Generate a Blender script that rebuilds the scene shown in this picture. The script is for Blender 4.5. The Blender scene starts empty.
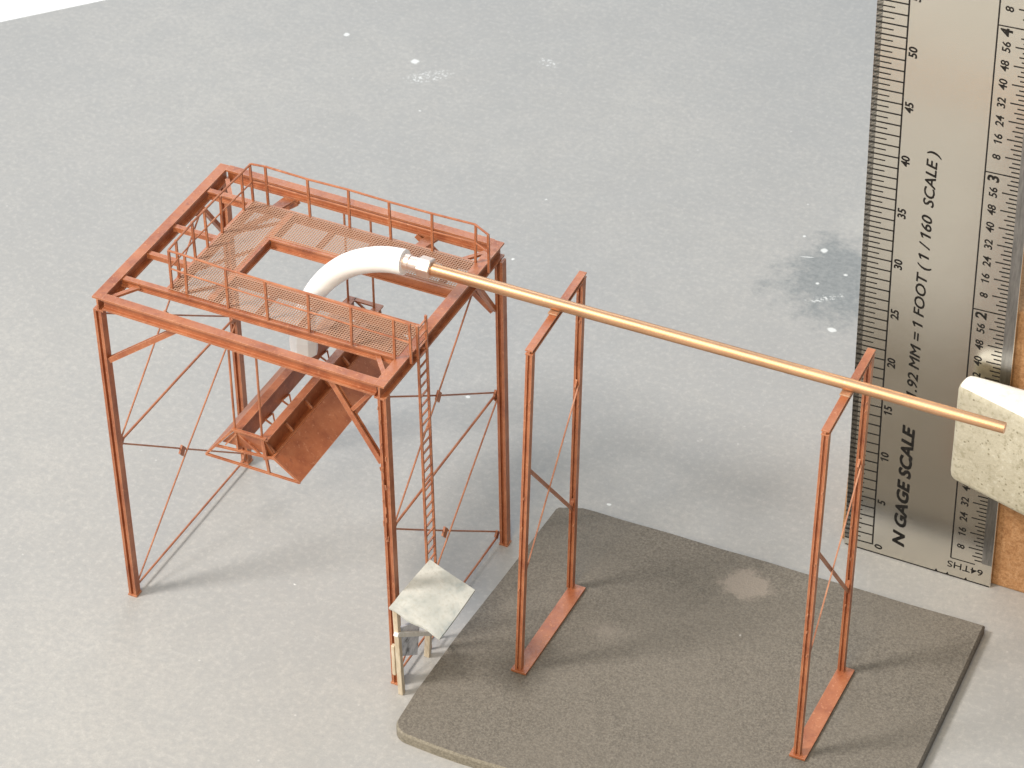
import bpy, bmesh, math, random
from mathutils import Vector, Matrix
random.seed(7)
S = 0.1                      # model millimetres -> scene units (1 unit = 1 cm)
SC = bpy.context.scene
COL = SC.collection

# ------------------------------------------------------------------ camera
CAM = Vector((212.195, -293.643, 323.173))
yaw, pitch, roll, FPX = -0.445634, 0.662754, -0.004523, 2821.1
f = Vector((math.sin(yaw)*math.cos(pitch), math.cos(yaw)*math.cos(pitch), -math.sin(pitch)))
r0 = Vector((math.cos(yaw), -math.sin(yaw), 0)); u0 = r0.cross(f)
r = r0*math.cos(roll) + u0*math.sin(roll); u = u0*math.cos(roll) - r0*math.sin(roll)
cam = bpy.data.cameras.new('camera'); camo = bpy.data.objects.new('camera', cam); COL.objects.link(camo)
camo.matrix_world = Matrix(((r.x, u.x, -f.x, CAM.x*S), (r.y, u.y, -f.y, CAM.y*S), (r.z, u.z, -f.z, CAM.z*S), (0, 0, 0, 1)))
cam.sensor_width = 36; cam.lens = FPX/1024*36; cam.clip_start = 1; cam.clip_end = 2000
SC.camera = camo
cam.dof.use_dof = True; cam.dof.aperture_fstop = 1.2; cam.dof.focus_distance = (Vector((60, 15, 30))-CAM).dot(f)*S

# ------------------------------------------------------------------ light
W = bpy.data.worlds.new('World'); SC.world = W; W.use_nodes = True
bg = W.node_tree.nodes['Background']
bg.inputs[0].default_value = (0.80, 0.91, 1.0, 1)
# the room is brighter on the window side (left) and dim towards the right
_n = W.node_tree; _tc = _n.nodes.new('ShaderNodeTexCoord'); _dp = _n.nodes.new('ShaderNodeVectorMath'); _dp.operation = 'DOT_PRODUCT'
_n.links.new(_tc.outputs['Generated'], _dp.inputs[0]); _dp.inputs[1].default_value = Vector((-.68, .05, .72)).normalized()
_mr = _n.nodes.new('ShaderNodeMapRange'); _mr.inputs['From Min'].default_value = -1; _mr.inputs['From Max'].default_value = 1
_mr.inputs['To Min'].default_value = 0.06; _mr.inputs['To Max'].default_value = 0.88
_n.links.new(_dp.outputs['Value'], _mr.inputs['Value']); _n.links.new(_mr.outputs[0], bg.inputs[1])
def area(name, pos, target, size, power, color):
    l = bpy.data.lights.new(name, 'AREA'); l.shape = 'DISK'; l.size = size*S; l.energy = power; l.color = color
    o = bpy.data.objects.new(name, l); COL.objects.link(o)
    o.location = Vector(pos)*S
    o.rotation_euler = (Vector(target)-Vector(pos)).to_track_quat('-Z', 'Y').to_euler()
    return o
area('window_lamp', (-510, -470, 860), (50, 20, 0), 225, 121000, (1.0, 0.93, 0.85))
area('warm_fill', (110, -320, 330), (115, -10, 0), 200, 12500, (1.0, 0.79, 0.49))  # unseen warm fill, added to light the front faces and lower right
area('back_glare_fill', (-150, 400, 380), (30, 20, 30), 230, 5000, (0.93, 0.97, 1.0))  # unseen soft lamp added behind for glare on the beam tops
SC.view_settings.view_transform = 'Standard'; SC.view_settings.look = 'None'
SC.view_settings.exposure = -0.08; SC.view_settings.gamma = 1.0

# ------------------------------------------------------------------ materials
def mat(name, base=(.5, .5, .5), rough=.5, metal=0.0, spec=.5):
    m = bpy.data.materials.new(name); m.use_nodes = True
    b = m.node_tree.nodes['Principled BSDF']
    b.inputs['Base Color'].default_value = (*base, 1); b.inputs['Roughness'].default_value = rough
    b.inputs['Metallic'].default_value = metal; b.inputs['Specular IOR Level'].default_value = spec
    return m
class G:                     # small node-graph helper
    def __init__(s, m): s.nt = m.node_tree; s.b = s.nt.nodes['Principled BSDF']; s.co = s.n('ShaderNodeTexCoord').outputs['Object']
    def n(s, t, **k):
        x = s.nt.nodes.new(t)
        for a, v in k.items(): setattr(x, a, v)
        return x
    def link(s, a, b): s.nt.links.new(a, b)
    def noise(s, scale, detail=4, rough=.6, vec=None, dist=0):
        x = s.n('ShaderNodeTexNoise'); x.inputs['Scale'].default_value = scale; x.inputs['Detail'].default_value = detail
        x.inputs['Roughness'].default_value = rough; x.inputs['Distortion'].default_value = dist
        s.link(vec or s.co, x.inputs['Vector']); return x.outputs['Fac']
    def vor(s, scale, vec=None, out='Distance'):
        x = s.n('ShaderNodeTexVoronoi'); x.inputs['Scale'].default_value = scale; s.link(vec or s.co, x.inputs['Vector']); return x.outputs[out]
    def ramp(s, fac, stops, interp='LINEAR'):
        x = s.n('ShaderNodeValToRGB'); x.color_ramp.interpolation = interp; e = x.color_ramp.elements
        while len(e) < len(stops): e.new(.5)
        for i, (p, c) in enumerate(stops):
            e[i].position = p; e[i].color = (*c, 1) if isinstance(c, tuple) else (c, c, c, 1)
        s.link(fac, x.inputs[0]); return x.outputs[0]
    def mix(s, fac, a, b, mode='MIX'):
        x = s.n('ShaderNodeMix', data_type='RGBA', blend_type=mode)
        for i, v in ((0, fac), (6, a), (7, b)):
            if isinstance(v, (int, float)): x.inputs[i].default_value = v
            elif isinstance(v, tuple): x.inputs[i].default_value = (*v, 1)
            else: s.link(v, x.inputs[i])
        return x.outputs[2]
    def math(s, op, a, b=0.0):
        x = s.n('ShaderNodeMath', operation=op)
        for i, v in ((0, a), (1, b)):
            if isinstance(v, (int, float)): x.inputs[i].default_value = v
            else: s.link(v, x.inputs[i])
        return x.outputs[0]
    def map(s, scale=(1, 1, 1), loc=(0, 0, 0), rot=(0, 0, 0)):
        x = s.n('ShaderNodeMapping'); x.inputs['Scale'].default_value = scale; x.inputs['Location'].default_value = loc; x.inputs['Rotation'].default_value = rot
        s.link(s.co, x.inputs['Vector']); return x.outputs[0]
    def spot(s, x, y, rx, ry, warp=None, amt=0.0, rot=0.0):   # soft elliptical stain, object space (scene units)
        d = s.n('ShaderNodeVectorMath', operation='SUBTRACT'); s.link(s.co, d.inputs[0]); d.inputs[1].default_value = (x*S, y*S, 0)
        rt = s.n('ShaderNodeVectorRotate', rotation_type='Z_AXIS'); rt.inputs['Angle'].default_value = rot; s.link(d.outputs[0], rt.inputs['Vector'])
        q = s.n('ShaderNodeVectorMath', operation='MULTIPLY'); s.link(rt.outputs[0], q.inputs[0]); q.inputs[1].default_value = (1/(rx*S), 1/(ry*S), 0)
        l = s.n('ShaderNodeVectorMath', operation='LENGTH'); s.link(q.outputs[0], l.inputs[0])
        v = l.outputs['Value']
        if warp is not None: v = s.math('ADD', v, s.math('MULTIPLY', s.math('SUBTRACT', warp, .5), amt))
        return v
    def color(s, c): s.link(c, s.b.inputs['Base Color'])
    def rough(s, c): s.link(c, s.b.inputs['Roughness'])
    def bump(s, h, strength=.3, dist=.01):
        x = s.n('ShaderNodeBump'); x.inputs['Strength'].default_value = strength; x.inputs['Distance'].default_value = dist
        s.link(h, x.inputs['Height']); s.link(x.outputs[0], s.b.inputs['Normal'])

def rust_material():
    m = mat('red_oxide_paint', rough=.42, spec=.65); g = G(m)
    n1 = g.noise(2.2, 5, .65); n2 = g.noise(16, 3, .6)
    c = g.ramp(n1, [(.30, (.26, .068, .026)), (.50, (.385, .125, .050)), (.74, (.48, .180, .080))])
    c = g.mix(g.ramp(n2, [(.60, 0.0), (.70, .6)]), c, (.58, .27, .15))
    gr = g.noise(5.5, 5, .7, dist=.6)
    c = g.mix(g.ramp(gr, [(.56, 0.0), (.70, .6)]), c, (.20, .050, .024))
    # bright edge highlights painted into the colour
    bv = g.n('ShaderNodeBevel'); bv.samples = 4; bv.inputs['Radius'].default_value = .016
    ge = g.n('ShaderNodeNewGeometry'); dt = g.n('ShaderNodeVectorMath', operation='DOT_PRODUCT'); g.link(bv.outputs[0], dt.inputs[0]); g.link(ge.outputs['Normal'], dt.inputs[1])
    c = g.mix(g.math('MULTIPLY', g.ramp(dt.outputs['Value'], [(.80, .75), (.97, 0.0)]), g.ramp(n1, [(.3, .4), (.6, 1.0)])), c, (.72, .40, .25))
    g.color(c); g.rough(g.ramp(n2, [(.3, .34), (.7, .52)])); g.bump(n2, .25, .012)
    return m
MESHM = mat('etched_mesh', (.46, .27, .18), .5, 0, .5)
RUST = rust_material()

def board_material():
    m = mat('grey_painted_board', rough=.6, spec=.35); g = G(m)
    a = g.noise(.16, 4, .6); b = g.noise(1.1, 6, .7, dist=.6); c = g.noise(9, 4, .7); fine = g.noise(38, 2, .6)
    col = g.mix(g.ramp(a, [(.35, 0.0), (.65, 1.0)]), (.375, .374, .373), (.425, .418, .406))
    col = g.mix(g.ramp(b, [(.40, 0.0), (.60, .45)]), col, (.352, .354, .354))
    b2 = g.noise(2.8, 5, .7, dist=.4); col = g.mix(g.ramp(b2, [(.48, 0.0), (.64, .18)]), col, (.47, .458, .435))
    col = g.mix(g.ramp(c, [(.38, .60), (.50, 0.0)]), col, (.350, .352, .355))
    col = g.mix(g.ramp(c, [(.53, 0.0), (.65, .36)]), col, (.53, .52, .50))
    col = g.mix(g.ramp(fine, [(.35, .40), (.5, 0.0)]), col, (.33, .33, .325))
    fl = g.vor(6.5); col = g.mix(g.math('MULTIPLY', g.ramp(fl, [(.05, .22), (.11, 0.0)]), g.ramp(g.noise(2.5, 3), [(.45, 0.0), (.58, 1.0)])), col, (.60, .595, .58))
    fd = g.vor(8.3); col = g.mix(g.math('MULTIPLY', g.ramp(fd, [(.08, .38), (.16, 0.0)]), g.ramp(g.noise(2.0, 3), [(.46, 0.0), (.60, 1.0)])), col, (.27, .27, .275))
    # scuffed, drawn-out lighter scratches
    st = g.noise(1.0, 5, .7, vec=g.map((.9, 7, 1), rot=(0, 0, math.radians(-42))))
    col = g.mix(g.ramp(st, [(.60, 0.0), (.74, .22)]), col, (.54, .54, .53))
    sc = g.noise(1.6, 6, .8, vec=g.map((.35, 26, 1), rot=(0, 0, math.radians(38)))); col = g.mix(g.math('MULTIPLY', g.ramp(sc, [(.66, 0.0), (.72, .5)]), g.ramp(g.noise(.45, 3), [(.48, 0.0), (.6, 1.0)])), col, (.56, .56, .55))
    # wet-looking dark patch near the ruler, paler halo above it
    w = g.noise(1.3, 6, .75)
    col = g.mix(g.ramp(g.spot(82, 158, 14, 8, w, 1.3), [(.4, .35), (1.0, 0.0)]), col, (.55, .54, .50))
    col = g.mix(g.ramp(g.spot(79, 137, 15.5, 17.5, w, 2.0), [(.55, .9), (1.25, 0.0)]), col, g.mix(g.ramp(c, [(.36, 1.0), (.62, 0.0)]), (.275, .290, .296), (.205, .222, .230)))
    col = g.mix(g.ramp(g.spot(58, 42, 5, 12, w, 1.2), [(.5, .3), (1.1, 0.0)]), col, (.37, .37, .37))
    # white paint flecks, sparse and of uneven size
    wp = g.noise(4.0, 2); 
    v = g.vor(.8); col = g.mix(g.math('MULTIPLY', g.ramp(v, [(.022, 1.0), (.034, 0.0)]), g.ramp(wp, [(.54, 0.0), (.58, 1.0)])), col, (.80, .81, .80))
    v2 = g.vor(2.3); col = g.mix(g.math('MULTIPLY', g.ramp(v2, [(.03, .5), (.06, 0.0)]), g.ramp(g.noise(.7, 3), [(.50, 0.0), (.60, 1.0)])), col, (.66, .66, .65))
    ch = g.noise(7, 3, .6, dist=1.5)
    for (x, y, rx, ry, rot, t) in ((-53.3, 178, .8, .8, 0, .5), (-34.5, 174.3, 1.0, .9, .3, 1.1), (81.8, 121, 1.0, .75, 0, .5), (71.3, 145, .8, .8, 0, .5),
                           (69, 141.5, 1.6, .16, -.3, .3), (66, 148, .35, .35, 0, .5), (74, 134, .4, .4, 0, .4), (78, 139, .45, .4, 0, .4), (28, 73, .5, .45, 0, .4), (64, 56, .5, .4, 0, .5)):
        col = g.mix(g.ramp(g.spot(x, y, rx, ry, ch, t*1.4, rot), [(.7, .9), (1.1, 0.0)]), col, (.74, .76, .76))
    crumb = g.noise(13, 4, .65)
    for (x, y, rx, ry, rot) in ((-29, 170, 6.5, 2.6, -.75), (-8, 186, 3, 1.6, .2), (77, 130, 5, 1.2, -.7)):
        col = g.mix(g.math('MULTIPLY', g.ramp(g.spot(x, y, rx, ry, ch, .8, rot), [(.5, 1.0), (1.0, 0.0)]), g.ramp(crumb, [(.52, 0.0), (.60, .85)])), col, (.74, .76, .76))
    g.color(col); g.rough(g.ramp(g.noise(.9, 4), [(.3, .5), (.7, .7)])); g.bump(g.math('ADD', c, g.math('MULTIPLY', fine, .6)), .18, .012)
    return m
BOARD = board_material()
BENCH = mat('white_bench_top', (.92, .92, .91), .5)
g = G(BENCH); g.color(g.ramp(g.noise(.5, 3), [(.3, (.90, .90, .89)), (.7, (.94, .94, .93))]))

def felt_material(name, dark, mid, light, grain=27):
    m = mat(name, rough=.85, spec=.2); g = G(m)
    a = g.noise(.35, 5, .65); c = g.noise(grain, 4, .75); e = g.noise(grain*.5, 4, .7)
    col = g.ramp(c, [(.30, dark), (.50, mid), (.72, light)])
    col = g.mix(g.ramp(e, [(.38, .3), (.52, 0.0)]), col, dark)
    col = g.mix(g.ramp(a, [(.42, 0.0), (.65, .40)]), col, tuple(x*1.2 for x in mid))
    w = g.noise(4, 5, .75)
    col = g.mix(g.ramp(g.spot(94.5, 44.5, 5.5, 4.2, w, 1.5), [(.6, .7), (.95, 0.0)]), col, (.34, .295, .255))
    col = g.mix(g.ramp(g.spot(78, 24, 4, 3, w, 2.4), [(.3, .35), (1.0, 0.0)]), col, (.30, .265, .23))
    col = g.mix(g.ramp(g.vor(1.1), [(.016, .9), (.026, 0.0)]), col, (.45, .44, .42))
    g.color(col); g.bump(g.math('ADD', c, e), .6, .02)
    return m
FELT = felt_material('dark_felt', (.116, .105, .092), (.188, .170, .146), (.27, .246, .212))
FELT_EDGE = felt_material('worn_felt_edge', (.17, .155, .125), (.26, .235, .19), (.36, .33, .27))

def steel_material():
    m = mat('satin_steel', (.72, .68, .60), .22, 1.0); g = G(m)
    br = g.noise(3, 5, .7, vec=g.map((1.2, 60, 60))); sm = g.noise(.7, 4, .6); dt = g.noise(14, 3, .6)
    col = g.mix(g.ramp(br, [(.3, 0.0), (.7, .5)]), (.67, .637, .572), (.78, .745, .675))
    col = g.mix(g.ramp(dt, [(.66, 0.0), (.74, .4)]), col, (.82, .80, .75))
    scr = g.noise(1.2, 5, .8, vec=g.map((30, 1, .8), rot=(0, math.radians(24), 0))); col = g.mix(g.ramp(scr, [(.66, 0.0), (.74, .45)]), col, (.9, .88, .84))
    g.color(col); g.rough(g.ramp(sm, [(.3, .17), (.7, .28)])); g.bump(br, .06, .01)
    return m
STEEL = steel_material()
STEEL_DARK = mat('steel_edge', (.34, .33, .32), .28, 1.0); g = G(STEEL_DARK); g.color(g.ramp(g.noise(3, 5, .7, vec=g.map((8, 8, 1))), [(.3, (.24, .24, .235)), (.7, (.44, .43, .42))]))
INK = mat('black_etched_ink', (.020, .018, .017), .7, 0, .15); g = G(INK); g.color(g.ramp(g.noise(20, 3), [(.4, (.012, .011, .010)), (.8, (.035, .032, .03))]))

def copper_material(name, a, b, rough):
    m = mat(name, a, rough, 1.0); g = G(m)
    n = g.noise(1.6, 5, .65, vec=g.map((.25, 1, 1))); d = g.noise(24, 3)
    g.color(g.mix(g.ramp(d, [(.6, 0.0), (.75, .25)]), g.ramp(n, [(.35, a), (.7, b)]), (.9, .8, .68)))
    g.rough(g.ramp(n, [(.3, rough-.06), (.7, rough+.08)])); g.bump(d, .08, .01)
    return m
BRASS = copper_material('dull_copper_tube', (.62, .35, .195), (.74, .45, .27), .44)
NUT = copper_material('pale_copper_fitting', (.88, .70, .60), (.92, .78, .70), .45)
WHITE = mat('white_plastic', (.9, .91, .92), .5); g = G(WHITE); g.color(g.ramp(g.noise(6, 4), [(.3, (.91, .925, .95)), (.6, (.955, .96, .97))])); g.bump(g.noise(5, 3), .2, .02)

def foam_material():
    m = mat('pale_speckled_foam', rough=.8, spec=.25); g = G(m)
    c = g.noise(9, 5, .7); v = g.vor(11); big = g.noise(1.2, 4, .6)
    col = g.mix(g.ramp(big, [(.35, 0.0), (.65, 1.0)]), (.48, .445, .345), (.56, .525, .415))
    col = g.mix(g.ramp(c, [(.36, .8), (.48, 0.0)]), col, (.36, .33, .235))
    col = g.mix(g.ramp(c, [(.56, 0.0), (.68, .6)]), col, (.68, .66, .56))
    col = g.mix(g.math('MULTIPLY', g.ramp(v, [(.16, .8), (.28, 0.0)]), g.ramp(g.noise(5, 2), [(.5, 0.0), (.58, 1.0)])), col, (.22, .195, .13))
    g.color(col); g.bump(g.math('ADD', g.noise(22, 4, .7), g.math('MULTIPLY', c, .5)), .45, .025); return m
FOAM = foam_material()
FOAM_TOP = mat('white_foam_top', (.88, .88, .85), .6); g = G(FOAM_TOP); g.color(g.ramp(g.noise(6, 5, .7), [(.3, (.74, .73, .67)), (.55, (.88, .88, .85))])); g.bump(g.noise(8, 4), .4, .03)
def cork_material():
    m = mat('brown_chipboard', rough=.75, spec=.3); g = G(m)
    c = g.noise(7, 5, .75, dist=.8); v = g.vor(8, out='Color')
    col = g.ramp(c, [(.28, (.27, .13, .055)), (.48, (.45, .245, .115)), (.70, (.58, .35, .19))])
    g.color(g.mix(g.ramp(g.noise(26, 2), [(.4, .35), (.55, 0.0)]), col, (.22, .10, .04))); g.bump(c, .6, .03); return m
CORK = cork_material()
def roof_material():
    m = mat('pale_card', rough=.55, spec=.4); g = G(m)
    a = g.noise(1.6, 4, .6, dist=.25); c = g.noise(20, 3)
    col = g.ramp(a, [(.33, (.27, .315, .325)), (.46, (.48, .50, .48)), (.62, (.62, .625, .595))])
    col = g.mix(g.ramp(c, [(.36, .35), (.48, 0.0)]), col, (.42, .41, .36))
    col = g.mix(g.ramp(g.noise(.9, 3), [(.62, 0.0), (.75, .6)]), col, (.55, .50, .40))
    g.color(col); g.bump(a, .3, .05); return m
CARD = roof_material()
WOOD = mat('pale_stripwood', (.62, .53, .40), .6); g = G(WOOD); g.color(g.ramp(g.noise(5, 4, .6, vec=g.map((3, 3, .6))), [(.3, (.50, .41, .29)), (.6, (.68, .59, .46)), (.75, (.76, .72, .64))])); g.bump(g.noise(12, 3), .3, .01)
CREAM = mat('white_painted_strip', (.78, .77, .72), .5); g = G(CREAM); g.color(g.ramp(g.noise(12, 3), [(.3, (.70, .68, .62)), (.6, (.82, .81, .77))]))
BLOTCH = mat('blotchy_grey_paint', (.5, .53, .58), .6); g = G(BLOTCH); g.color(g.ramp(g.noise(4.5, 4, .7), [(.34, (.12, .12, .13)), (.43, (.52, .55, .61)), (.6, (.78, .80, .86))])); g.bump(g.noise(5, 3), .5, .03)

# ------------------------------------------------------------------ mesh helpers (coordinates in model mm)
class MB:
    def __init__(s): s.v = []; s.f = []; s.m = []
    def add(s, verts, faces, mi=0):
        k = len(s.v); s.v += [Vector(p) for p in verts]; s.f += [tuple(i+k for i in fc) for fc in faces]; s.m += [mi]*len(faces); return s
    def box(s, a, b, mi=0):
        (x0, y0, z0), (x1, y1, z1) = a, b
        return s.add([(x, y, z) for z in (z0, z1) for y in (y0, y1) for x in (x0, x1)],
                     [(0, 2, 3, 1), (4, 5, 7, 6), (0, 1, 5, 4), (2, 6, 7, 3), (0, 4, 6, 2), (1, 3, 7, 5)], mi)
    def bar(s, p, q, w, h, up=(0, 0, 1), off=(0, 0), mi=0):     # w across, h along up
        p, q = Vector(p), Vector(q); d = (q-p).normalized(); up = Vector(up)
        sd = d.cross(up)
        if sd.length < 1e-4: up = Vector((1, 0, 0)); sd = d.cross(up)
        sd.normalize(); up = sd.cross(d).normalized()
        o = sd*off[0] + up*off[1]
        vs = []
        for c in (p, q):
            for a, b in ((-1, -1), (1, -1), (1, 1), (-1, 1)): vs.append(c + o + sd*a*w/2 + up*b*h/2)
        return s.add(vs, [(0, 3, 2, 1), (4, 5, 6, 7), (0, 1, 5, 4), (1, 2, 6, 5), (2, 3, 7, 6), (3, 0, 4, 7)], mi)
    def ibeam(s, p, q, w, h, t, up=(0, 0, 1), tw=None):         # flanges square to up
        tw = tw or t
        s.bar(p, q, w, t, up, (0, h/2-t/2)); s.bar(p, q, w, t, up, (0, -h/2+t/2)); s.bar(p, q, tw, h-2*t, up); return s
    def tube(s, pts, rad, n=12, cap=True, mi=0):
        pts = [Vector(p) for p in pts]; rad = rad if isinstance(rad, (list, tuple)) else [rad]*len(pts)
        k = len(s.v); prev = None; rings = []
        for i, p in enumerate(pts):
            d = (pts[min(i+1, len(pts)-1)] - pts[max(i-1, 0)]).normalized()
            if prev is None: a = d.orthogonal().normalized()
            else: a = (prev - d*prev.dot(d)).normalized()
            prev = a; b = d.cross(a)
            rings.append([p + (a*math.cos(2*math.pi*j/n) + b*math.sin(2*math.pi*j/n))*rad[i] for j in range(n)])
        vs = [x for rg in rings for x in rg]; fs = []
        for i in range(len(pts)-1):
            for j in range(n): fs.append((i*n+j, i*n+(j+1) % n, (i+1)*n+(j+1) % n, (i+1)*n+j))
        if cap: fs.append(tuple(range(n-1, -1, -1))); fs.append(tuple((len(pts)-1)*n+j for j in range(n)))
        return s.add(vs, fs, mi)
    def quad(s, a, b, c, d, t, mi=0):                           # thick plate through four corners
        a, b, c, d = map(Vector, (a, b, c, d)); n = (b-a).cross(d-a).normalized()*t/2
        return s.add([p-n for p in (a, b, c, d)] + [p+n for p in (a, b, c, d)], [(3, 2, 1, 0), (4, 5, 6, 7), (0, 1, 5, 4), (1, 2, 6, 5), (2, 3, 7, 6), (3, 0, 4, 7)], mi)
    def diamond(s, c, a, b, n, t):                              # small gusset plate
        c, a, b, n = map(Vector, (c, a, b, n)); return s.quad(c-a, c-b, c+a, c+b, t)
    def build(s, name, mats, parent=None, origin=None, smooth=False, bevel=0, seg=2):
        o0 = Vector(parent['org']) if parent else Vector(origin or (0, 0, 0))
        me = bpy.data.meshes.new(name); me.from_pydata([tuple((p-o0)*S) for p in s.v], [], s.f)
        for mm in (mats if isinstance(mats, (list, tuple)) else [mats]): me.materials.append(mm)
        for p, mi in zip(me.polygons, s.m): p.material_index = mi; p.use_smooth = smooth
        bm = bmesh.new(); bm.from_mesh(me); bmesh.ops.recalc_face_normals(bm, faces=bm.faces); bm.to_mesh(me); bm.free()
        o = bpy.data.objects.new(name, me); COL.objects.link(o)
        if parent: o.parent = parent
        else: o.location = o0*S
        o['org'] = tuple(o0)
        if smooth:
            mod = o.modifiers.new('edges', 'EDGE_SPLIT'); mod.split_angle = math.radians(40)
        if bevel:
            mod = o.modifiers.new('bevel', 'BEVEL'); mod.width = bevel*S; mod.segments = seg; mod.limit_method = 'ANGLE'; mod.angle_limit = math.radians(35)
        return o
def thing(name, org, label, cat, group=None):
    o = bpy.data.objects.new(name, None); COL.objects.link(o); o.location = Vector(org)*S; o.empty_display_size = .2
    o['org'] = tuple(org); return tag(o, label, cat, group)
def tag(o, label, cat, group=None):
    o['label'] = label; o['category'] = cat
    if group: o['group'] = group
    return o

# ------------------------------------------------------------------ setting
E0, ED = Vector((-126, 150, 0)), Vector((16.1, 18.2, 0)).normalized()
EN = Vector((ED.y, -ED.x, 0))                       # towards the model
bp = [E0 - ED*230, E0 + ED*330, E0 + ED*330 + EN*560, E0 - ED*230 + EN*560]
m_ = MB(); m_.add([p + Vector((0, 0, -6)) for p in bp] + bp, [(3, 2, 1, 0), (4, 5, 6, 7), (0, 1, 5, 4), (1, 2, 6, 5), (2, 3, 7, 6), (3, 0, 4, 7)])
o = m_.build('ground', BOARD); o['kind'] = 'structure'
m_ = MB().box((-1500, -900, -12), (1500, 2200, -6.05)); o = m_.build('bench_top', BENCH); o['kind'] = 'structure'

# ------------------------------------------------------------------ dark felt mat
T = 2.0
def mat_outline():
    P = []
    def arc(cx, cy, rr, a0, a1, n):
        for i in range(n+1):
            a = math.radians(a0+(a1-a0)*i/n); P.append((cx+rr*math.cos(a), cy+rr*math.sin(a)))
    arc(58.6, -8.8, 3.0, 185, 270, 8)
    for i in range(1, 16): P.append((58.6+i*4.7, -11.8-.35*math.sin(i*.9)))
    P += [(134.6, -11.5), (134.9, 16), (134.6, 35), (134.2, 52.2)]
    for i in range(1, 16): P.append((134.2-i*4.7, 52.15-.05*i+.08*math.sin(i*1.7)))
    P += [(61.0, 51.3), (57.2, 49.7), (56.9, 49.1), (56.2, 28), (55.5, 12), (55.3, -2)]
    return P
P = mat_outline(); n = len(P)
bm_ = MB(); cx, cy = sum(p[0] for p in P)/n, sum(p[1] for p in P)/n
ins = [(p[0]+(cx-p[0])*.006, p[1]+(cy-p[1])*.009) for p in P]
vs = [(x, y, 0.02) for x, y in P] + [(x, y, T-.45) for x, y in P] + [(x, y, T) for x, y in ins]
fs = [tuple(range(n-1, -1, -1)), tuple(range(2*n, 3*n))]
bm_.add(vs, fs, 0)
for i in range(n):
    j = (i+1) % n; worn = 1 if (P[i][1] < -8 and P[i][0] < 120) else 0
    k = len(bm_.v)-3*n
    bm_.f += [(i, j, n+j, n+i), (n+i, n+j, 2*n+j, 2*n+i)]; bm_.m += [worn, worn]
o = bm_.build('felt_mat', [FELT, FELT_EDGE]); tag(o, 'dark brown-grey felt mat lying under the two pipe frames', 'mat')

# ------------------------------------------------------------------ gantry tower
TW, TD, TH = 51.4, 39.4, 63.0
tower = thing('gantry_tower', (25.7, 19.7, 0), 'square rust-orange tower of four braced legs with railed mesh walkways on top', 'tower')
CX, CY = (0.5, 50.6), (0.5, 38.9)
def column(p, q, w=1.42, t=.44):                               # H section, flanges square to x
    p, q = Vector(p), Vector(q); mb = MB()
    for s_ in (-1, 1): mb.bar(p+Vector((s_*(w/2-t/2), 0, 0)), q+Vector((s_*(w/2-t/2), 0, 0)), w, t, (1, 0, 0))
    mb.bar(p, q, .24, w-2*t, (1, 0, 0)); return mb
LEGS = (((.45, .45, .3), (.0, .35, TH-2.6)), ((50.75, .3, .3), (50.75, -.55, TH-2.6)), ((51.9, 38.9, .3), (51.5, 38.6, TH-2.6)), ((.2, 39.3, .3), (-.2, 39.6, TH-2.6)))
for k_, (p, q) in enumerate(LEGS):
    mb = column(p, q); mb.box((p[0]-.85, p[1]-.85, .02), (p[0]+.85, p[1]+.85, .3))
    if k_ == 1:                                                 # blobs of solder down the near leg
        for k in range(16):
            a = random.uniform(.50, .97); c = Vector(p).lerp(Vector(q), a)+Vector((random.uniform(-.75, .3), -.72, 0))
            mb.tube([c, c+Vector((random.uniform(-.15, .15), -.08, random.uniform(.5, 1.3)))], [.16, .09], 6)
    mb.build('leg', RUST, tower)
# perimeter beams
CA, CB, CC_, CD = Vector((.35, .2, 0)), Vector((50.45, -.75, -.2)), Vector((50.75, 39.3, 0)), Vector((-.25, 40.0, 0))
def pbeam(a, b, w, h, e0, e1):
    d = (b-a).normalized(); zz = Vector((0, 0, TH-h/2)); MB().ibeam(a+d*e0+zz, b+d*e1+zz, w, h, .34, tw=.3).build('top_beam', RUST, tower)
pbeam(CA, CD, 1.75, 2.7, -.75, .6); pbeam(CB, CC_, 1.75, 2.7, -.7, .6)
pbeam(CA, CB, 1.55, 2.2, .88, -.70); pbeam(CD, CC_, 1.55, 2.2, .9, -.9)
# walkway carriers
Y1, Y2, Y3, Y4, X1, X2 = 6.2, 14.2, 25.3, 33.2, 9.2, 16.6
def carrier(p, q, h=1.5): MB().ibeam(p, q, 1.0, h, .28).build('carrier_beam', RUST, tower)
zc = TH-1.02
xa, xb = CX[0]+.35, CX[1]-.75
for y in (Y1, Y4): carrier((xa, y, zc), (xb, y, zc))
for y in (Y2, Y3): carrier((X2+.5, y, zc), (xb, y, zc), 1.9)
carrier((X1, Y1+.55, zc), (X1, Y4-.55, zc)); carrier((X2, Y1+.55, zc), (X2, Y4-.55, zc), 1.9)
for y in (14.0, 22.2): MB().bar((xa, y, zc+.1), (X1-.5, y, zc+.1), .9, .9).build('carrier_beam', RUST, tower)
for x in (24.4, 32.0, 39.6, 46.6):
    for ya, yb in ((Y1, Y2), (Y3, Y4)): MB().bar((x, ya+.55, zc-.35), (x, yb-.55, zc-.35), .8, .7).build('carrier_beam', RUST, tower)
for ya, yb in ((Y1, 14.0), (14.0, Y3), (Y3, Y4)):               # flat cross ties under the side walkway
    MB().bar((X1+.5, ya+.7, zc-.6), (X2-.5, yb-.7, zc-.6), .6, .3).build('brace', RUST, tower)
# horizontal corner ties of the frame
for p, q in (((1.6, 1.5), (4.2, 5.6)), ((1.6, 38.0), (4.6, 33.9)), ((50.0, 1.5), (46.6, 5.7)), ((50.0, 38.0), (46.8, 33.8))):
    MB().bar((*p, TH-1.0), (*q, TH-1.0), .7, .45).build('corner_tie', RUST, tower)
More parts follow.
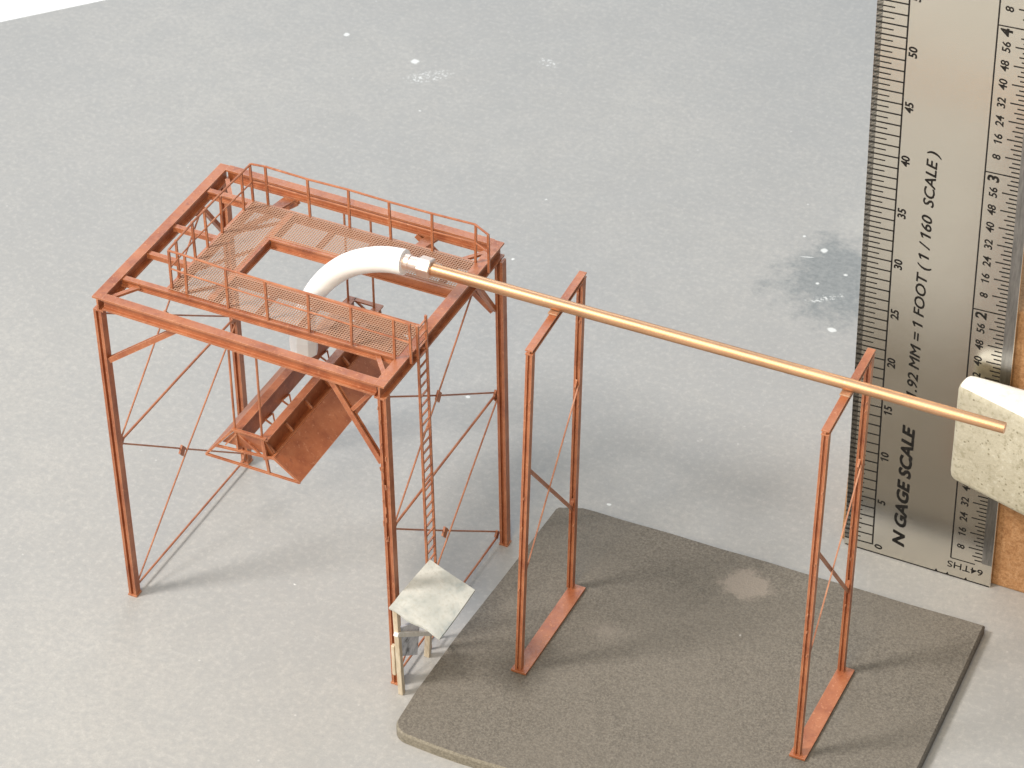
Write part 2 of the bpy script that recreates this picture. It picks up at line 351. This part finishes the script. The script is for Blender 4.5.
# expanded mesh floors (real wires)
def grating(x0, x1, y0, y1, step=.44, w=.125):
    mb = MB(); z = TH-.11; nx = int((x1-x0)/step); ny = int((y1-y0)/step)
    for i in range(nx+1): x = x0+(x1-x0)*i/nx; mb.bar((x, y0, z), (x, y1, z), w, .12)
    for i in range(ny+1): y = y0+(y1-y0)*i/ny; mb.bar((x0, y, z+.09), (x1, y, z+.09), w, .06)
    mb.build('mesh_floor', MESHM, tower)
grating(X1+.1, CX[1]-.8, Y1+.1, Y2-.1); grating(X1+.1, CX[1]-.8, Y3+.1, Y4-.1); grating(X1+.1, X2-.1, Y2+.2, Y3-.2)
# hand rails
RH, RW = 7.2, .19
def handrail(path, posts, midpath=None):
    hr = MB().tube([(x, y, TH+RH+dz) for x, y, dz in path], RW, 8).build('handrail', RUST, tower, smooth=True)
    MB().tube([(x, y, TH+RH*.52+dz*.3) for x, y, dz in path], RW*.75, 8).build('mid_rail', RUST, hr)
    for x, y in posts:
        jx, jy = random.uniform(-.16, .16), random.uniform(-.12, .12)
        MB().bar((x, y, TH-.1), (x+jx, y+jy, TH+RH), .36, .36, (1, 0, 0)).build('post', RUST, hr)
fp = [(9.7, 6.7), (12.6, 6.4), (20.2, 6.1), (27.3, 6.0), (34.7, 5.8), (42.2, 5.6), (49.6, 5.5), (52.5, 5.4)]
bp_ = [(9.3, 33.2), (12.0, 33.4), (19.9, 33.2), (27.2, 33.2), (34.7, 33.1), (42.2, 33.0), (49.8, 33.1), (52.9, 31.6)]
lp = [(9.2, 30.3), (9.3, 23.2), (9.2, 18.7), (9.1, 15.0), (9.3, 9.6)]
handrail([(x, y, (-.1, .1, 0, -.1, .05, 0, .05, 0)[i]) for i, (x, y) in enumerate(fp)], fp)
handrail([(x, y, (0, .1, 0, .1, -.05, 0, .05, -.1)[i]) for i, (x, y) in enumerate(bp_)], bp_)
handrail([(9.3, 33.2, -.1), (9.35, 32.3, .05), (9.2, 23.2, 0), (9.2, 15, -.05), (9.6, 6.9, -.1)], lp)
# braces: rods between the legs on the two sides, knees front and back
def rod(p, q, w=.5, h=.5, parent=tower, name='brace'):
    p, q = Vector(p), Vector(q); md = (p+q)/2+Vector((random.uniform(-.12, .12), 0, random.uniform(-.15, .05)))
    return MB().tube([p, p.lerp(md, .5)+Vector((0, 0, random.uniform(-.04, .04))), md, q.lerp(md, .5), q], (w+h)/4*.95, 8).build(name, RUST, parent, smooth=True)
def gusset(c, a, b, n, t=.3): MB().diamond(c, a, b, n, t).build('gusset', RUST, tower)
for x in CX:
    zm = 32.8; c0, c1 = CY[0]+.6, CY[1]-.4
    rod((x, c0, zm), (x, c1, zm), .42, .5)
    rod((x, c0, 1.3), (x, c1, 1.3), .38, .45)
    rod((x-.22, c0, zm-.4), (x-.22, c1, 2.4), .26, .38); rod((x+.22, c0, 2.0), (x+.22, c1, zm-1.0), .26, .38)
    rod((x-.22, c0, TH-4.2), (x-.22, c1, zm+.2), .26, .38); rod((x+.22, c0, zm+.7), (x+.22, 30.6, TH-2.8), .26, .38)
    for (y, z, s_) in ((18.7, 17.9, 1.0), (17.6, 47.2, 1.0), (c0+.2, zm, 1.0), (c1-.2, zm-.2, 1.0), (c0+.2, 1.6, .8), (c1-.2, 2.0, .8)):
        gusset((x, y, z), (0, 1.0*s_, 0), (0, 0, 1.25*s_), (1, 0, 0), .34)
    gusset((x, 30.6, TH-3.1), (0, 1.4, 0), (0, 0, .6), (1, 0, 0), .34)
    for a, b in (((x, 38.2, 50.4), (x, 31.3, TH-2.8)),): MB().bar(a, b, .7, .9, (1, 0, 0)).build('knee_brace', RUST, tower)
for y in CY:
    for (a, b) in (((1.0, y-.1, 50.4), (14.4, y-.1, TH-2.3)), ((50.0, y-(.9 if y < 5 else 0), 47.0 if y < 5 else 49.5), (41.6 if y < 5 else 36.4, y-(.9 if y < 5 else 0), TH-2.3))):
        MB().ibeam(a, b, .9, .9, .25, (0, 1, 0)).build('knee_brace', RUST, tower)
MB().bar((45.2, CY[0]-.9, 55.8), (48.6, CY[0]-.9, 60.2), .6, .6, (0, 1, 0)).build('knee_brace', RUST, tower)
for x in (12.3, 38.6): MB().quad((x-.9, Y4+.3, TH-1.6), (x+.7, Y4+.3, TH-1.6), (x+1.9, CY[1]-.6, TH-1.8), (x-.2, CY[1]-.6, TH-1.8), .4).build('gusset', RUST, tower)
# access ladder
lad = None
LX = 52.15; ly = lambda z: 9.55-1.25*z/63
mb = MB(); mb.bar((LX, ly(.2), .15), (LX, ly(TH+5), TH+5), .36, .36, (1, 0, 0)); lad = mb.build('ladder', RUST, tower)
MB().bar((LX, ly(.2)+2.9, .15), (LX, ly(TH+5)+2.9, TH+5), .36, .36, (1, 0, 0)).build('ladder_rail', RUST, lad)
z = 2.0
while z < TH+4.6:
    MB().bar((LX, ly(z)+.16, z), (LX, ly(z)+2.74, z), .26, .26).build('rung', RUST, lad); z += 1.92
for z in (TH-1.2,):
    MB().bar((CX[1]+.7, ly(z)+.5, z), (LX-.1, ly(z)+.5, z), .3, .3).build('bracket', RUST, lad)
    MB().bar((CX[1]+.7, ly(z)+2.5, z), (LX-.1, ly(z)+2.5, z), .3, .3).build('bracket', RUST, lad)

# ------------------------------------------------------------------ slotted hood hung inside the tower
hood = thing('loading_hood', (25.4, 20.5, 36), 'rust-orange slotted hood with sloping sides hung on rods inside the tower', 'hood')
ya, yb = 0.9, 40.6
ZA, ZB, ZM = 42.7, 36.1, 39.7
xl, xr = 22.6, 27.9
def strip(p0, p1, t, name, parent=hood):                       # long plate between two (x, z) lines
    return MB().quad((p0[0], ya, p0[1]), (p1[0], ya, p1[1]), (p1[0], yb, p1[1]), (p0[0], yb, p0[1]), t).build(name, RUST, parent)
strip((17.0, ZB), (xl-.25, ZA-.1), .35, 'side_plate')
rp = strip((29.5, ZM-.1), (34.2, ZB), .35, 'side_plate')
strip((xl+.35, ZA-.1), (xl+.45, 38.6), .3, 'slot_wall')
strip((xr-.1, ZA-.1), (xr, ZM-1.0), .3, 'slot_wall'); strip((xr+.1, ZM-1.05), (29.35, ZM-.2), .25, 'slot_wall')
MB().box((xl-.3, ya, ZA-.1), (xl+1.05, yb, ZA+.2)).build('curb', RUST, hood)
MB().box((xr-.55, ya, ZA-.1), (xr+.85, yb, ZA+.2)).build('curb', RUST, hood)
for y0 in (ya-.1, yb-.3):
    if y0 < 5: MB().box((xl-.3, y0-.1, ZA+.21), (xr+.6, y0+.45, ZA+.5)).build('end_bar', RUST, hood)
    MB().bar((17.0, y0+.2, ZB), (34.2, y0+.2, ZB), .35, .35).build('end_bar', RUST, hood)
    MB().bar((18.9, y0+.2, ZB+2.4), (29.8, y0+.2, ZM-.2), .3, .4).build('end_bar', RUST, hood)
    MB().bar((17.2, y0+.2, ZB+.2), (xl-.3, y0+.2, ZA), .35, .35).build('end_bar', RUST, hood)
    MB().bar((34.0, y0+.2, ZB+.2), (29.6, y0+.2, ZM), .35, .35).build('end_bar', RUST, hood)
    MB().bar((27.9, y0+.2, ZA), (28.6, y0+.2, ZB+.2), .4, .4).build('end_bar', RUST, hood)
    MB().bar((23.2, y0+.35, ZA-.4), (27.4, y0+.35, ZM-.6), .3, .3).build('end_bar', RUST, hood)
MB().box((xl+.9, 39.75, ZA-.1), (xr-.55, yb, ZA+.2)).build('end_bar', RUST, hood)
MB().box((xl+1.2, 33.4, ZA-.1), (xr-.45, 34.3, ZA+.2)).build('end_bar', RUST, hood)
MB().quad((xl+.1, ya+.15, ZA-.1), (xr+.3, ya+.15, ZA-.1), (29.3, ya+.9, ZM-.3), (19.9, ya+.9, ZM-.6), .2).build('end_plate', RUST, hood)
MB().bar((21.0, ya-.1, ZM-.2), (xl+.6, ya-.15, ZA-.2), .22, .22).build('end_bar', RUST, hood)
MB().quad((xl+1.2, 33.4, 38.6), (xr+.2, 33.4, 38.6), (xr+.2, 39.6, 38.6), (xl+1.2, 39.6, 38.6), .25).build('end_plate', RUST, hood)
MB().quad((xl+1.2, 33.5, ZA-.2), (xr-.2, 33.5, ZA-.2), (xr-.2, 33.5, 38.6), (xl+1.2, 33.5, 38.6), .25).build('end_plate', RUST, hood)
for y in (10.5, 16.0, 29.0):                                    # wire hooks in the slot
    MB().tube([(xl+.6, y-.9, 39.0), (xl+2.1, y-.2, 37.4), (xl+.8, y+1.3, 38.7), (xl+.6, y-.9, 39.0)], .2, 6).build('hook', RUST, hood)
for y in (2.0, 8.0, 14.4, 20.8, 27.2): MB().bar((xr+.1, y, ZA-1.6), (29.2, y, ZM+.1), .3, .4).build('bracket', RUST, hood)
MB().box((29.4, ya, ZM-.15), (29.75, yb, ZM+.12)).build('curb', RUST, hood)
for x in (22.7, 27.6):
    for y, top in ((1.25, TH-2.4), (39.4, TH-2.4)):
        MB().tube([(x, y, ZA-2.5), (x, y, top)], .2, 8).build('hanger_rod', RUST, hood)

# ------------------------------------------------------------------ pipe supports
def bent(label, org, feet, tops, px_):
    b = thing('pipe_support_frame', org, label, 'pipe support', 'two rust-orange frames carrying the pipe')
    (fx, fy), (gx, gy) = feet; (tx, ty), (ux, uy) = tops
    # base plate with an upturned front lip
    n_ = 8; y0, y1 = fy-.9, gy+.9; xs = lambda y: px_[0] + (px_[1]-px_[0])*(y-fy)/(gy-fy)
    mb = MB(); vs = []
    for i in range(n_+1):
        y = y0+(y1-y0)*i/n_; z = T+.05+(.0 if i else .12); vs += [(xs(y)-1.35, y, z), (xs(y)+1.35, y, z), (xs(y)+1.35, y, z+.45), (xs(y)-1.35, y, z+.45)]
    fs = [(0, 1, 2, 3), (4*n_+3, 4*n_+2, 4*n_+1, 4*n_)]
    for i in range(n_):
        for j in range(4): fs.append((4*i+j, 4*(i+1)+j, 4*(i+1)+(j+1) % 4, 4*i+(j+1) % 4))
    mb.add(vs, fs).build('base_plate', RUST, b, bevel=.05)
    zt = 66.9
    def post(p, q):
        w, t = 1.08, .36; mb = MB()
        for s_ in (-1, 1):
            mb.bar(Vector(p)+Vector((s_*(w/2-t/2), 0, 0)), Vector(q)+Vector((s_*(w/2-t/2), 0, 0)), w, t, (1, 0, 0))
        mb.bar(p, q, .2, w-2*t, (1, 0, 0))
        for k in range(5):
            a = random.uniform(.2, .98); c = Vector(p).lerp(Vector(q), a)+Vector((random.uniform(-.4, .4), -.55, 0)); mb.tube([c, c+Vector((.1, -.05, .5))], [.14, .08], 6)
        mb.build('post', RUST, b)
    post((fx, fy, T+.52), (tx, ty, zt)); post((gx, gy, T+.52), (ux, uy, zt))
    mb = MB(); mb.ibeam((tx, ty-.6, 67.4), (ux, uy+.6, 67.4), 1.25, 1.0, .28); mb.build('cap_beam', RUST, b, bevel=.04)
    L = lambda a, c, z: Vector(a).lerp(Vector(c), (z-T)/(zt-T))
    P0, P1 = Vector((fx, fy, T)), Vector((tx, ty, zt)); Q0, Q1 = Vector((gx, gy, T)), Vector((ux, uy, zt))
    f_ = lambda z: P0.lerp(P1, (z-T)/(zt-T)); g_ = lambda z: Q0.lerp(Q1, (z-T)/(zt-T))
    dy = Vector((0, .54, 0))
    MB().bar(f_(44.2)+dy, g_(20.2)-dy, .3, .58, (0, 0, 1)).build('brace', RUST, b)
    MB().bar(f_(23.5)+dy+Vector((.35, 0, 0)), g_(46.3)-dy+Vector((.35, 0, 0)), .22, .22, (0, 0, 1)).build('brace', RUST, b)
    MB().diamond(g_(46.3)-dy, (0, .7, 0), (0, 0, 1.1), (1, 0, 0), .3).build('gusset', RUST, b)
    MB().diamond(f_(44.0)+dy*.8, (0, .5, 0), (0, 0, 1.0), (1, 0, 0), .5).build('gusset', RUST, b)
    MB().diamond(g_(21.2)-dy*.8, (0, .5, 0), (0, 0, 1.2), (1, 0, 0), .5).build('gusset', RUST, b)
    # saddle under the pipe
    t_ = (20.75-ty)/(uy-ty); sx = tx+(ux-tx)*t_
    MB().quad((sx-.8, 19.3, 68.05), (sx+.8, 19.3, 68.05), (sx+.8, 21.6, 68.05), (sx-.8, 21.6, 68.05), .28).build('saddle', RUST_PALE, b, bevel=.1)
    return b
RUST_PALE = mat('bare_solder', (.62, .40, .26), .4, .6); g = G(RUST_PALE); g.color(g.ramp(g.noise(10, 3), [(.3, (.56, .30, .17)), (.7, (.72, .52, .36))]))
bent('rust-orange pipe frame near the tower, standing toward the back left of the felt mat', (69, 20, T), ((68.55, 9.35), (67.95, 31.0)), ((70.0, 10.5), (69.05, 31.2)), (68.8, 69.0))
bent('rust-orange pipe frame standing at the right of the mat, in front of the ruler', (116.7, 21, T), ((116.65, 10.5), (116.35, 31.4)), ((116.75, 11.3), (116.2, 31.5)), (116.9, 117.0))

# ------------------------------------------------------------------ conveying pipe with white elbow
pipe = thing('conveyor_pipe', (92, 20.75, 69.3), 'long copper pipe across both frames ending in a white curved elbow', 'pipe')
PY, PZ = 20.75, 69.25
MB().tube([(48.4, PY-.05, PZ), (70, PY-.1, PZ), (96, PY+.05, PZ-.05), (117, PY, PZ), (140.3, PY, PZ-.1)], [1.0, .98, .95, .91, .86], 24).build('tube', BRASS, pipe, smooth=True)
MB().tube([(46.2, PY, PZ), (46.25, PY, PZ), (48.35, PY, PZ), (48.5, PY, PZ)], [1.45, 1.75, 1.75, 1.5], 6).build('nut', NUT, pipe, bevel=.18)
MB().tube([(43.2, PY, PZ), (44.6, PY, PZ), (44.7, PY, PZ-.05), (46.3, PY, PZ)], [1.3, 1.3, 1.2, 1.25], 18).build('collar', NUT, pipe, smooth=True)
ctl = [(43.7, 69.1, 2.05), (41.2, 68.8, 2.07), (38.5, 68.05, 2.06), (35.2, 66.5, 2.02), (32.2, 64.3, 1.96), (29.3, 61.2, 1.86), (27.0, 57.7, 1.76), (25.5, 54.0, 1.75), (24.8, 51.0, 1.85)]
pts = []; rr = []
def cr(a, b, c, d, t): return .5*((2*b)+(-a+c)*t+(2*a-5*b+4*c-d)*t*t+(-a+3*b-3*c+d)*t**3)
cc = [ctl[0]]+ctl+[ctl[-1]]
for i in range(1, len(cc)-2):
    for k in range(5):
        t = k/5; q = [cr(cc[i-1][m], cc[i][m], cc[i+1][m], cc[i+2][m], t) for m in range(3)]; pts.append((q[0], PY, q[1])); rr.append(q[2])
pts.append((ctl[-1][0], PY, ctl[-1][1])); rr.append(ctl[-1][2])
MB().tube(pts, rr, 28).build('elbow', WHITE, pipe, smooth=True)
MB().tube([(24.85, PY, 51.2), (24.7, PY, 48.6), (24.7, PY, 45.6)], [1.9, 2.45, 2.3], 8).build('nozzle', WHITE, pipe, bevel=.1)

# ------------------------------------------------------------------ little shelter
sh = thing('shelter', (54.5, 4, 0), 'small shelter with a square pale card roof on wooden posts by the tower foot', 'shelter')
c0, c1, c2, c3 = Vector((53.75, 7.2, 22.0)), Vector((62.05, 6.6, 19.0)), Vector((61.0, -3.9, 17.0)), Vector((51.75, -3.6, 20.0))
mb = MB(); N = 8; vs = []
for side in (0, 1):
    for i in range(N+1):
        for j in range(N+1):
            s_, t = i/N, j/N
            p = c3*(1-s_)*(1-t)+c2*s_*(1-t)+c1*s_*t+c0*(1-s_)*t
            sag = -.45*math.exp(-((s_-.08)**2+(t-.05)**2)/.05) + .12*math.sin(5*s_)*math.sin(4*t) + (.16*math.sin(9*s_) if j == 0 else 0)
            vs.append(p+Vector((0, (.25*math.sin(11*s_+.5) if j == 0 else 0), sag+(.35 if side else 0))))
K = (N+1)**2; fs = []
for i in range(N):
    for j in range(N):
        a = i*(N+1)+j; fs += [(a, a+1, a+N+2, a+N+1), (K+a, K+a+N+1, K+a+N+2, K+a+1)]
for i in range(N):
    for (a, b) in ((i*(N+1), (i+1)*(N+1)), (i*(N+1)+N, (i+1)*(N+1)+N), (i, i+1), (N*(N+1)+i, N*(N+1)+i+1)): fs.append((a, b, K+b, K+a))
mb.add(vs, fs).build('roof', CARD, sh)
MB().bar((52.6, -1.8, .03), (52.45, -2.5, 19.3), .95, .85, (1, 0, 0)).build('post', WOOD, sh, bevel=.08)
MB().bar((52.4, 7.9, .03), (54.6, 6.2, 21.2), .85, 1.0, (1, 0, 0)).build('post', WOOD, sh, bevel=.08)
MB().bar((51.5, -1.9, 4.0), (51.55, -2.1, 10.6), .7, .6, (1, 0, 0)).build('post', WOOD, sh, bevel=.1)
MB().bar((52.9, -3.6, 14.7), (53.6, 7.6, 5.9), .85, .75, (0, 0, 1)).build('cross_bar', CREAM, sh, bevel=.1)
MB().quad((52.5, -1.6, 14.4), (52.8, 4.6, 11.2), (52.2, 4.4, 3.2), (52.2, -.6, 7.2), .5).build('panel', BLOTCH, sh, bevel=.1)

# ------------------------------------------------------------------ steel rule
U = Vector((.999973, -.007411, 0)); V = Vector((.000312, .042139, .999112)); O = Vector((110.2305, 63.7371, 1.8209)); NRM = U.cross(V)
tl = -.037533; ct, st = math.cos(tl), math.sin(tl)
def RP(a, b, w=0): return O + U*(a*ct+b*st) + V*(-a*st+b*ct) + NRM*w
def vb(a): return (-O.z/V.z + a*st)/ct                          # cut end of the rule, level with the board
rule = thing('steel_ruler', tuple(RP(8, vb(8))), 'tall steel scale ruler leaning against a brown block behind the felt mat', 'ruler')
UL, UR, TOPV, TH_ = -5.15, 21.3, 132.0, .7
mb = MB()
def rbox(a0, a1, b1, w0, w1, mi=0, dv=0):
    v8 = [RP(a, b if b is not None else vb(a)+dv, w) for w in (w0, w1) for b in (None, b1) for a in (a0, a1)]
    mb.add(v8, [(0, 2, 3, 1), (4, 5, 7, 6), (0, 1, 5, 4), (2, 6, 7, 3), (0, 4, 6, 2), (1, 3, 7, 5)], mi)
rbox(UL, UR, TOPV, -TH_, 0, 0, .02)
body = mb.build('blade', STEEL, rule, bevel=.12)
FR, SL, TX = .012, .02, .02
mb = MB(); rbox(19.45, 21.2, TOPV, .006, .03, 0, 4.6); mb.build('edge_strip', STEEL_DARK, rule)
marks = MB()
def ln(a0, b0, a1, b1, w):
    d = Vector((a1-a0, b1-b0)); n2 = Vector((-d.y, d.x)).normalized()*w/2
    marks.add([RP(a0-n2.x, b0-n2.y, .022), RP(a1-n2.x, b1-n2.y, .022), RP(a1+n2.x, b1+n2.y, .022), RP(a0+n2.x, b0+n2.y, .022)], [(0, 1, 2, 3)])
ln(0, -.1, 0, TOPV, .27); ln(0, 0, UL+.1, 0, .24)
for ft in range(0, 68):
    v = ft*1.92
    if v > TOPV-1: break
    if ft: ln(0, v, UL+.05, v, .24)
    ln(-2.2, v+.96, UL+.05, v+.96, .21)
for k in range(0, 540):
    v = k*.24
    if v < TOPV-1: ln(UL+.08, v, UL+1.05, v, .12)
IO, RS = 1.60, 14.0
ln(RS, IO, RS, TOPV, .25); ln(RS, IO, 18.3, IO-.1, .18)
for inch in range(1, 6): ln(RS, inch*25.4+IO, 19.4, inch*25.4+IO, .2)
for k in range(0, 165):
    v = IO + k*25.4/32
    if v < TOPV-1 and k: ln(19.45, v, 19.45-(2.5 if k % 4 == 0 else 1.75 if k % 2 == 0 else 1.3), v, .22)
for a in range(48): 
    x0 = UL+.3+a*.54; ln(x0, vb(x0)+.16, x0+.56, vb(x0+.56)+.16, .2)
for a in (11.6, 13.6, 16.9): marks.add([RP(a-.35, vb(a-.35)+.1, .024), RP(a+.35, vb(a+.35)+.1, .024), RP(a+.05, vb(a)+.75, .024)], [(0, 1, 2)])
marks.build('scale_marks', INK, rule)
def text(s_, a, b, size, rot, shear=0.0, bold=0.0, sx=1.0, align='LEFT', name='lettering', sp=1.0, stamp=0.0):
    cu = bpy.data.curves.new('t', 'FONT'); cu.body = s_; cu.size = 1; cu.shear = shear; cu.offset = bold; cu.align_x = align; cu.space_character = sp; cu.resolution_u = 3
    o = bpy.data.objects.new('t', cu); COL.objects.link(o)
    me = bpy.data.meshes.new_from_object(o.evaluated_get(bpy.context.evaluated_depsgraph_get()))
    bpy.data.objects.remove(o)
    glyphs = [(p.co.x, p.co.y) for p in me.vertices]; fcs = [tuple(p.vertices) for p in me.polygons]
    w_all = max(x for x, y in glyphs)-min(x for x, y in glyphs); al = min(x for x, y in glyphs)
    for i_, ch_ in enumerate(s_):                                  # flag on the figure one
        if ch_ != '1': continue
        cu2 = bpy.data.curves.new('t', 'FONT'); cu2.body = s_[:i_+1]; cu2.size = 1; o2 = bpy.data.objects.new('t', cu2); COL.objects.link(o2)
        m2 = bpy.data.meshes.new_from_object(o2.evaluated_get(bpy.context.evaluated_depsgraph_get())); bpy.data.objects.remove(o2)
        xr_ = max(v.co.x for v in m2.vertices); off_ = 0
        if align == 'CENTER':
            cu3 = bpy.data.curves.new('t', 'FONT'); cu3.body = s_; cu3.size = 1; o3 = bpy.data.objects.new('t', cu3); COL.objects.link(o3)
            m3 = bpy.data.meshes.new_from_object(o3.evaluated_get(bpy.context.evaluated_depsgraph_get())); bpy.data.objects.remove(o3)
            xs_ = [v.co.x for v in m3.vertices]; off_ = (al+w_all/2-shear*.34)-(max(xs_)+min(xs_))/2
        k_ = len(glyphs); xb_ = xr_+off_-.05
        glyphs += [(px_+shear*py_, py_) for px_, py_ in ((xb_, .682), (xb_-.21, .575), (xb_-.21, .48), (xb_, .57))]; fcs.append((k_, k_+1, k_+2, k_+3))
    c, s2 = math.cos(rot), math.sin(rot); mb = MB()
    mb.add([RP(a+(x*sx*size)*c-(y*size)*s2, b+(x*sx*size)*s2+(y*size)*c, .026) for x, y in glyphs], fcs)
    for dx_, dy_, dw_ in ((stamp, 0, .0015), (stamp*.5, stamp*.6, .003), (0, -stamp*.4, .0045)):      # ink spread
        if stamp: mb.add([RP(a+((x+dx_)*sx*size)*c-((y+dy_)*size)*s2, b+((x+dx_)*sx*size)*s2+((y+dy_)*size)*c, .026+dw_) for x, y in glyphs], fcs)
    return mb.build(name, INK, rule)
bpy.context.view_layer.update()
R90 = math.pi/2
text('N GAGE SCALE', 5.55, .9, 2.9, R90-.016, .25, .018, 1.26, stamp=.045)
text('1.92 MM = 1 FOOT ( 1 / 160  SCALE )', 5.75, 31.9, 2.5, R90-.012, .25, 0, 1.19, stamp=.035)
for n5 in range(0, 66, 5): text(str(n5), 1.75, n5*1.92-.35, 1.9, R90, .12, .02, 1.0, 'CENTER', 'number', 1.0, .02)
for inch in range(0, 5):
    b0 = IO+inch*25.4
    for k in range(8, 64, 8): text(str(k), 16.2, b0+k*25.4/64-.3, 1.85, R90, .12, .02, 1.0, 'CENTER', 'number')
    if inch: text(str(inch), 16.3, b0-1.05, 2.6, R90, .1, .03, 1.0, 'CENTER', 'number')
text('64THS', 19.9, IO-1.0, 1.85, math.pi-.045, 0, .006, 1.25)

# ------------------------------------------------------------------ blocks
mb = MB()
v0 = [(104.2, 64.75), (165, 64.3), (165, 92), (104.2, 92)]
mb.add([(x, y, .03) for x, y in v0]+[(x, y+(2.45 if y < 80 else 0), 55.5) for x, y in v0], [(3, 2, 1, 0), (4, 5, 6, 7), (0, 1, 5, 4), (1, 2, 6, 5), (2, 3, 7, 6), (3, 0, 4, 7)])
mb.box((146.5, 52.0, .03), (165, 63.9, 24.0))
o = mb.build('chipboard_block', CORK, None, (135, 78, 0), bevel=.35); tag(o, 'brown chipboard block standing upright behind the steel ruler', 'block')
fb = MB(); ft = [(123.0, 59.4), (166, 46.5), (166, 63.2), (123.6, 63.6)]
zb, zt_ = 24.05, 44.0
fb.add([(x, y, zb) for x, y in ft]+[(x-(.35 if x < 130 else 0), y, zt_) for x, y in ft], [(3, 2, 1, 0), (0, 1, 5, 4), (1, 2, 6, 5), (2, 3, 7, 6), (3, 0, 4, 7)], 0)
fb.add([], [], 0); fb.f.append((4, 5, 6, 7)); fb.m.append(1)
o = fb.build('foam_block', [FOAM, FOAM_TOP], None, (140, 57, zb), bevel=1.5, seg=4); tag(o, 'pale speckled block with white top held in front of the ruler edge', 'block')
for p in o.data.polygons: p.use_smooth = True

# strip the helper property
for o in bpy.data.objects:
    if 'org' in o: del o['org']
